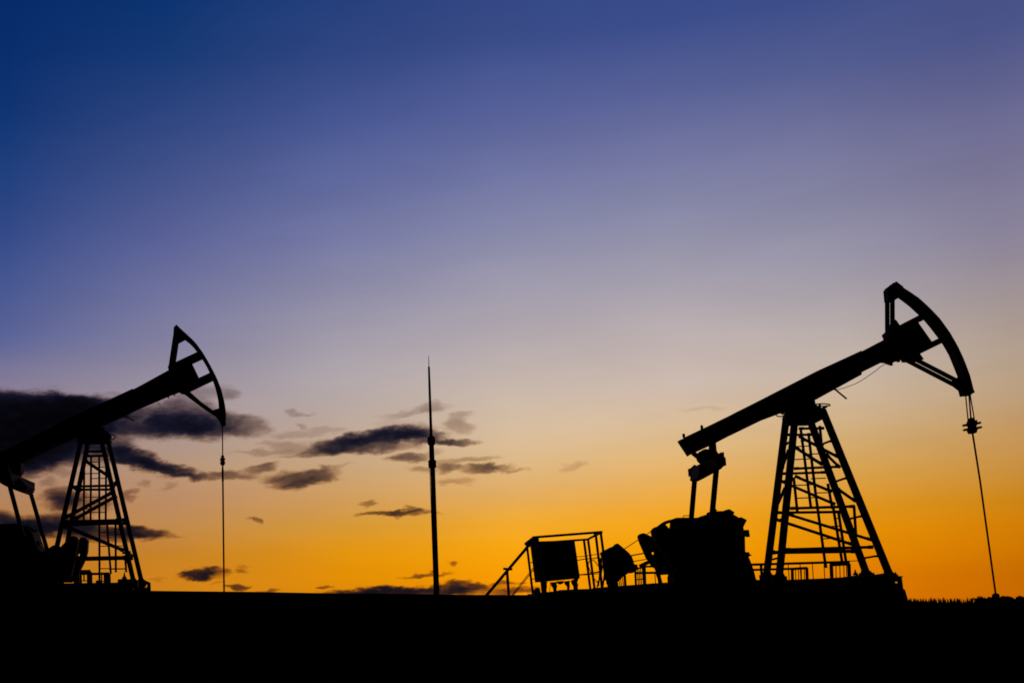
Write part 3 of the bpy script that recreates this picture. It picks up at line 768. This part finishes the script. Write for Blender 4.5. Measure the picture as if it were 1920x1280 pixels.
gb_ = bmesh.new()
for k in range(5200):
    y = random.uniform(9, 29)
    x = random.uniform(-.34, .66) * y
    z = ground_z(x, y)
    h = random.uniform(.03, .06)
    for _ in range(3):
        a = random.uniform(0, 6.28)
        ox, oy = random.uniform(-.05, .05), random.uniform(-.05, .05)
        w = .008
        lean = Vector((random.uniform(-.03, .03), random.uniform(-.03, .03), h))
        b = Vector((x + ox, y + oy, z - .02))
        gb_.faces.new([gb_.verts.new(b + Vector((w * math.cos(a), w * math.sin(a), 0))), gb_.verts.new(b - Vector((w * math.cos(a), w * math.sin(a), 0))), gb_.verts.new(b + lean)])
me = bpy.data.meshes.new('grass'); gb_.to_mesh(me); gb_.free(); me.materials.append(GRASS)
gr = bpy.data.objects.new('grass', me); COL.objects.link(gr)
tag(gr, 'short dry grass over the dark ground', 'grass', kind='stuff')


def stone(px, py, size, label):
    d = ray(px, py)
    t = 1.0
    lo, hi = 2.0, 60.0
    y = lo
    while y < hi:
        p = EYE + d * (y / d.y)
        if p.z <= ground_z(p.x, p.y): break
        y += .02
    bm = bmesh.new()
    bmesh.ops.create_icosphere(bm, subdivisions=2, radius=size)
    for v in bm.verts:
        v.co *= random.uniform(.8, 1.15)
        v.co.z *= .6
        v.co.x *= 1.3
    me = bpy.data.meshes.new('stone'); bm.to_mesh(me); bm.free(); me.materials.append(STONE)
    o = bpy.data.objects.new('stone', me); COL.objects.link(o)
    o.location = (p.x, p.y, ground_z(p.x, p.y) + size * .25)
    tag(o, label, 'stone', 'pale stones on the dark ground')


stone(1001, 1183, .012, 'upper of the two tiny pale stones on the black ground')
stone(1003, 1207, .011, 'lower of the two tiny pale stones on the black ground')

# ================================================== sky
SKY = {  # rows of the evening sky: photo y -> (photo x, sRGB)
    30: [(0, 5, 40, 102), (200, 5, 48, 109), (400, 10, 52, 112), (600, 32, 60, 120), (960, 50, 70, 132), (1280, 55, 74, 138), (1600, 62, 78, 137), (1900, 69, 79, 133)],
    250: [(0, 16, 54, 117), (200, 38, 66, 125), (400, 62, 78, 137), (640, 76, 90, 150), (960, 96, 104, 159), (1280, 108, 112, 159), (1600, 114, 115, 154), (1900, 111, 108, 146)],
    450: [(0, 52, 75, 138), (200, 78, 88, 148), (400, 98, 104, 152), (640, 118, 122, 164), (960, 139, 140, 170), (1280, 148, 148, 172), (1600, 146, 144, 167), (1900, 138, 131, 153)],
    630: [(0, 88, 98, 152), (200, 115, 115, 155), (500, 150, 145, 165), (700, 165, 158, 170), (960, 180, 170, 175), (1280, 190, 177, 176), (1550, 188, 176, 172), (1900, 175, 157, 143)],
    720: [(0, 135, 125, 150), (450, 165, 155, 165), (700, 182, 172, 172), (960, 198, 182, 172), (1280, 207, 187, 175), (1550, 203, 184, 168), (1900, 186, 160, 132)],
    800: [(0, 150, 135, 140), (500, 180, 159, 153), (960, 213, 188, 159), (1280, 220, 190, 150), (1700, 205, 170, 120), (1900, 195, 150, 95)],
    870: [(0, 165, 135, 120), (500, 188, 154, 120), (960, 220, 184, 134), (1100, 226, 180, 115), (1280, 228, 180, 110), (1700, 212, 160, 80), (1900, 198, 142, 65)],
    930: [(0, 180, 132, 95), (300, 185, 137, 103), (500, 198, 149, 93), (960, 227, 172, 95), (1100, 236, 172, 75), (1280, 238, 170, 65), (1700, 215, 145, 30), (1900, 200, 130, 20)],
    980: [(0, 182, 128, 75), (300, 190, 138, 84), (500, 205, 151, 72), (700, 218, 155, 50), (960, 242, 170, 42), (1200, 252, 170, 16), (1700, 222, 138, 5), (1900, 205, 122, 5)],
    1040: [(0, 185, 115, 35), (300, 200, 130, 40), (500, 220, 142, 15), (700, 232, 150, 5), (960, 249, 163, 6), (1200, 253, 165, 2), (1700, 222, 128, 2), (1900, 200, 112, 2)],
    1100: [(0, 190, 112, 20), (300, 205, 128, 25), (500, 216, 133, 8), (700, 227, 141, 4), (960, 246, 150, 2), (1200, 250, 154, 0), (1700, 213, 112, 0), (1900, 195, 101, 0)],
}


def lin(c):
    c = c / 255
    return c / 12.92 if c < .04045 else ((c + .055) / 1.055) ** 2.4


def sky_at(px, py):
    def row(r):
        px_ = max(r[0][0], min(r[-1][0], px))
        for a, b in zip(r, r[1:]):
            if px_ <= b[0]:
                t = (px_ - a[0]) / (b[0] - a[0])
                return [a[i] + (b[i] - a[i]) * t for i in (1, 2, 3)]
    k = sorted(SKY)
    py = max(k[0], min(k[-1], py))
    for a, b in zip(k, k[1:]):
        if py <= b:
            t = (py - a) / (b - a)
            A_, B_ = row(SKY[a]), row(SKY[b])
            return [lin(A_[i] + (B_[i] - A_[i]) * t) for i in range(3)]


def project(az, el):
    d = Vector((math.sin(az) * math.cos(el), math.cos(az) * math.cos(el), math.sin(el)))
    w = d.dot(FW)
    return XP + F * d.dot(CR) / w, YP - F * d.dot(CU) / w


world = bpy.data.worlds.new('World')
S.world = world
world.use_nodes = True
nt = world.node_tree
N, L = nt.nodes, nt.links
N.clear()
outw = N.new('ShaderNodeOutputWorld')


def math_(op, a, b=None, c=None, clamp=False):
    n = N.new('ShaderNodeMath'); n.operation = op; n.use_clamp = clamp
    for i, v in enumerate((a, b, c)):
        if v is None: continue
        if isinstance(v, (int, float)): n.inputs[i].default_value = v
        else: L.new(v, n.inputs[i])
    return n.outputs[0]


def vmath(op, a, b=None, scale=None):
    n = N.new('ShaderNodeVectorMath'); n.operation = op
    for i, v in enumerate((a, b)):
        if v is None: continue
        if isinstance(v, (tuple, list)): n.inputs[i].default_value = v
        else: L.new(v, n.inputs[i])
    if scale is not None:
        if isinstance(scale, (int, float)): n.inputs['Scale'].default_value = scale
        else: L.new(scale, n.inputs['Scale'])
    return n.outputs['Value'] if op in ('LENGTH', 'DOT_PRODUCT') else n.outputs['Vector']


def maprange(v, a, b, c, d, kind='LINEAR'):
    n = N.new('ShaderNodeMapRange'); n.interpolation_type = kind
    L.new(v, n.inputs['Value'])
    for k, x in zip(('From Min', 'From Max', 'To Min', 'To Max'), (a, b, c, d)): n.inputs[k].default_value = x
    return n.outputs['Result']


tc = N.new('ShaderNodeTexCoord')
sep = N.new('ShaderNodeSeparateXYZ'); L.new(tc.outputs['Generated'], sep.inputs[0])
AZ = math_('ARCTAN2', sep.outputs['X'], sep.outputs['Y'])
EL = math_('ARCSINE', sep.outputs['Z'])

EL0, EL1 = math.radians(-3), math.radians(90)
elf = maprange(EL, EL0, EL1, 0, 1)
cols = [azel(x, 780)[0] for x in (0, 320, 640, 960, 1280, 1600, 1920)]
els = [math.radians(e) for e in (-3, -1, 0.2, 1.2, 2.2, 3.3, 4.6, 6, 7.5, 9, 10.5, 12, 14, 16.5, 19, 22, 25, 28)]
acc = None
for i, az in enumerate(cols):
    cr = N.new('ShaderNodeValToRGB')
    ramp = cr.color_ramp
    ramp.interpolation = 'LINEAR'
    stops = []
    for e in els:
        px, py = project(az, e)
        stops.append((e, sky_at(px, py)))
    stops.append((math.radians(36), [.0016, .012, .065]))
    stops.append((math.radians(50), [.0006, .005, .026]))
    stops.append((math.radians(90), [.0003, .002, .010]))
    while len(ramp.elements) < len(stops): ramp.elements.new(0.5)
    for k, (e, c) in enumerate(stops):
        ramp.elements[k].position = (e - EL0) / (EL1 - EL0)
        ramp.elements[k].color = (*c, 1)
    L.new(elf, cr.inputs['Fac'])
    if i == 0: w = maprange(AZ, cols[0], cols[1], 1, 0)
    elif i == len(cols) - 1: w = maprange(AZ, cols[-2], cols[-1], 0, 1)
    else: w = math_('MULTIPLY', maprange(AZ, cols[i - 1], cols[i], 0, 1), maprange(AZ, cols[i], cols[i + 1], 1, 0))
    t = vmath('SCALE', cr.outputs['Color'], scale=w)
    acc = t if acc is None else vmath('ADD', acc, t)
# the glow dies away from the sunset towards the dark eastern half of the sky
side = math_('MULTIPLY', maprange(AZ, math.radians(-45), math.radians(-17), 0, 1, 'SMOOTHSTEP'), maprange(AZ, math.radians(32), math.radians(75), 1, 0, 'SMOOTHSTEP'))
base = vmath('ADD', vmath('SCALE', acc, scale=side), vmath('SCALE', (.0012, .003, .011), scale=math_('SUBTRACT', 1, side)))

# faint long streaks in the upper air
cmb = N.new('ShaderNodeCombineXYZ'); cmb.inputs[2].default_value = 1; L.new(AZ, cmb.inputs[0]); L.new(EL, cmb.inputs[1])
UV = cmb.outputs[0]


def noise(vec, sx, sy, scale, detail=5, rough=.55, off=0.0):
    mp = N.new('ShaderNodeMapping'); mp.inputs['Scale'].default_value = (sx, sy, 1); mp.inputs['Location'].default_value = (off, off * .7, off * .3)
    L.new(vec, mp.inputs['Vector'])
    n = N.new('ShaderNodeTexNoise'); n.inputs['Scale'].default_value = scale; n.inputs['Detail'].default_value = detail; n.inputs['Roughness'].default_value = rough
    L.new(mp.outputs[0], n.inputs['Vector'])
    return n


st = noise(UV, 1, 4.5, 7, 4, .5, 3.1)
base = vmath('SCALE', base, scale=maprange(st.outputs['Fac'], .3, .7, .965, 1.035))

# clouds: each a soft puff at its own bearing and height, torn by noise
CL = [  # photo x, y, half width, half height, tilt in degrees (down to the right), thickness
    (0, 800, 180, 57, 0, 4.0), (100, 785, 125, 42, 0, 2.9), (150, 770, 75, 28, 0, 1.9), (0, 845, 120, 44, 0, 3.0), (200, 765, 55, 24, 0, 1.3),
    (305, 790, 125, 30, 0, 1.5), (345, 778, 55, 36, 0, 1.0), (390, 797, 58, 26, 0, 1.2), (445, 800, 55, 20, 0, .9), (482, 806, 26, 12, 0, .5), (290, 806, 120, 16, 0, .7),
    (110, 850, 115, 23, 0, 1.4), (215, 835, 40, 26, 20, .9), (250, 857, 72, 18, 20, 1.7), (315, 880, 72, 12, 14, 1.3), (388, 892, 85, 8, 3, .85), (445, 890, 40, 8, 0, .4),
    (118, 935, 36, 20, 0, 1.25), (150, 945, 60, 18, 0, .7), (240, 930, 16, 9, -25, .6), (95, 905, 20, 9, 0, .4), (110, 886, 40, 8, 0, .4), (262, 907, 14, 7, 0, .4), (312, 912, 18, 6, -10, .35), (70, 885, 16, 6, -50, .3),
    (15, 978, 60, 17, 12, 1.5), (95, 984, 80, 19, 0, 2.0), (170, 998, 80, 14, 5, 1.5), (258, 999, 55, 11, 6, 1.5), (318, 1008, 26, 4, 0, .4),
    (718, 817, 90, 16, -5, 1.45), (772, 815, 62, 14, 6, 1.4), (842, 828, 46, 7, 5, 1.2), (640, 831, 80, 15, -9, 1.15), (650, 843, 120, 7, -2, .8), (725, 838, 60, 10, 0, .7),
    (560, 774, 22, 5, 0, .35), (563, 800, 15, 7, 10, .38), (550, 815, 60, 6, 0, .28), (505, 846, 75, 5, 0, .38), (545, 836, 36, 8, 0, .32), (610, 806, 40, 7, 0, .3), (515, 830, 30, 6, 0, .26),
    (808, 764, 30, 10, 0, .5), (868, 777, 22, 8, 0, .45), (862, 797, 28, 16, 0, .55), (755, 776, 46, 6, -5, .33), (735, 790, 36, 6, 0, .18),
    (490, 878, 32, 8, -8, .85), (540, 896, 48, 13, 0, .9), (600, 890, 40, 13, 0, .85), (575, 904, 62, 9, -5, 1.0), (545, 912, 40, 8, 0, .6), (590, 884, 80, 5, -6, .4),
    (768, 859, 36, 8, 0, .85), (735, 860, 22, 5, 0, .4), (800, 853, 35, 6, -5, .35), (905, 877, 46, 8, 0, 1.15), (955, 880, 30, 4, 4, .45), (840, 877, 22, 11, 0, .85), (868, 862, 60, 6, 0, .45), (790, 880, 28, 7, 0, .4),
    (852, 903, 38, 7, 3, .45), (1075, 874, 24, 6, -10, .3), (1312, 769, 40, 4, 3, .22),
    (750, 962, 62, 5, 2, 1.05), (697, 943, 18, 7, 0, .65), (768, 955, 12, 5, 30, .5), (480, 974, 12, 7, 35, .7), (700, 961, 25, 3, 0, .6),
    (374, 1074, 42, 9, 0, 1.7), (412, 1076, 16, 6, 0, .7), (450, 1072, 15, 5, 0, .7), (456, 1063, 20, 4, 0, .35), (445, 1100, 24, 5, 0, 1.1), (500, 1109, 24, 5, 0, .8), (410, 1090, 14, 4, 0, .3), (295, 1084, 14, 4, 0, .3),
    (800, 1077, 42, 4, 0, 1.0), (851, 1056, 9, 6, 0, .75), (855, 1095, 26, 8, 0, 1.3), (890, 1095, 18, 7, 0, 1.1), (760, 1109, 160, 9, 0, 1.8), (680, 1109, 80, 7, 0, 1.2), (880, 1108, 60, 6, 0, .9), (955, 1109, 60, 7, 0, .9), (945, 1092, 24, 4, 0, .8), (983, 1092, 16, 3, 0, .5), (603, 1099, 9, 4, 0, .8),
    (430, 738, 22, 10, 0, .4), (350, 735, 60, 10, 0, .3), (400, 735, 40, 14, 0, .3),
]
w_a = noise(UV, 1, 2.4, 42, 4, .6, 1.7)
w_b = noise(UV, 1, 1.7, 120, 4, .55, 5.9)
wa = vmath('MULTIPLY', vmath('SUBTRACT', w_a.outputs['Color'], (.5, .5, .5)), (.030, .013, 0))
wb = vmath('MULTIPLY', vmath('SUBTRACT', w_b.outputs['Color'], (.5, .5, .5)), (.005, .0026, 0))
WUV = vmath('ADD', vmath('ADD', UV, wa), wb)
tot = None
for x, y, hw, hh, tilt, s in CL:
    az, el = azel(x, y)
    ang = ROLL - math.radians(tilt)
    ca, sa = math.cos(ang), math.sin(ang)
    sx, sy = F / (hw * 1.12), F / (hh * 1.12)
    if tot is None:
        v = WUV
    else:                                  # keeps the puffs in sequence, one after another, so that the shader needs little memory
        q = N.new('ShaderNodeVectorMath'); q.operation = 'MULTIPLY_ADD'
        L.new(tot, q.inputs[0]); q.inputs[1].default_value = (1e-9, 1e-9, 0); L.new(WUV, q.inputs[2])
        v = q.outputs[0]
    a_ = vmath('DOT_PRODUCT', v, (ca * sx, sa * sx, -(ca * az + sa * el) * sx))
    b_ = vmath('DOT_PRODUCT', v, (-sa * sy, ca * sy, -(-sa * az + ca * el) * sy))
    r2 = math_('MULTIPLY_ADD', a_, a_, math_('MULTIPLY', b_, b_))
    v = maprange(r2, -0.25, 1.5, s * 1.12, 0, 'SMOOTHSTEP')
    tot = v if tot is None else math_('MULTIPLY_ADD', math_('MINIMUM', tot, v), .35, math_('MAXIMUM', tot, v))
fb1 = noise(WUV, 1, 2.2, 40, 4, .48, 9.2)
tex = maprange(fb1.outputs['Fac'], .3, .7, .7, 1.2)
dens = math_('MULTIPLY', tot, tex)
tau = math_('MULTIPLY', math_('POWER', math_('MAXIMUM', dens, 0), 1.4), 1.6)


def expn(k):
    return math_('EXPONENT', math_('MULTIPLY', tau, -k))


ext = N.new('ShaderNodeCombineXYZ')
for i, (k, q) in enumerate(((.76, .15), (1.0, .07), (1.16, -.05))):      # thin cloud turns brown, thick cloud turns blue
    L.new(math_('EXPONENT', math_('MULTIPLY', tau, math_('MULTIPLY_ADD', tau, -q, -k))), ext.inputs[i])
thru = vmath('MULTIPLY', base, ext.outputs[0])
glow = math_('MULTIPLY', math_('POWER', math_('SUBTRACT', 1, expn(.6)), 2), expn(.2))
sky = vmath('ADD', thru, vmath('SCALE', (.0115, .0108, .027), scale=glow))

ns = N.new('ShaderNodeTexSky'); ns.sky_type = 'NISHITA'; ns.sun_disc = False
SUN_AZ, SUN_EL = azel(1230, 1090)[0], math.radians(0.5)
ns.sun_elevation = SUN_EL
ns.sun_rotation = SUN_AZ
ns.air_density, ns.dust_density, ns.ozone_density = 1.0, 1.0, 2.0
# clouds lie only low in the west; elsewhere the shader is the bare sky
b1 = N.new('ShaderNodeMixShader')
zone = math_('MULTIPLY', math_('MULTIPLY', math_('LESS_THAN', EL, azel(300, 690)[1]), math_('GREATER_THAN', EL, -.04)),
             math_('MULTIPLY', math_('LESS_THAN', AZ, azel(1375, 780)[0]), math_('GREATER_THAN', AZ, azel(-250, 800)[0])))
L.new(zone, b1.inputs['Fac'])
for i, c in ((1, base), (2, sky)):
    bb = N.new('ShaderNodeBackground'); L.new(c, bb.inputs['Color']); bb.inputs['Strength'].default_value = 1.0
    L.new(bb.outputs[0], b1.inputs[i])
b2 = N.new('ShaderNodeBackground'); L.new(ns.outputs['Color'], b2.inputs['Color']); b2.inputs['Strength'].default_value = 0.0005
ad = N.new('ShaderNodeAddShader')
L.new(b1.outputs[0], ad.inputs[0]); L.new(b2.outputs[0], ad.inputs[1])
L.new(ad.outputs[0], outw.inputs['Surface'])

sun = bpy.data.lights.new('sun', 'SUN')
sun.energy = 0.02
sun.angle = math.radians(0.5)
sun.color = (1, .62, .3)
so = bpy.data.objects.new('sun', sun); COL.objects.link(so)
sd = Vector((math.sin(SUN_AZ) * math.cos(SUN_EL), math.cos(SUN_AZ) * math.cos(SUN_EL), math.sin(SUN_EL)))
so.rotation_euler = sd.to_track_quat('Z', 'Y').to_euler()

vs = S.view_settings
S.display_settings.display_device = 'sRGB'
vs.view_transform = 'Standard'
vs.look = 'None'
vs.exposure = 0
vs.gamma = 1
vs.use_curve_mapping = False
S.render.engine = 'CYCLES'
S.cycles.use_denoising = False
S.cycles.use_adaptive_sampling = False
S.cycles.filter_width = 1.7
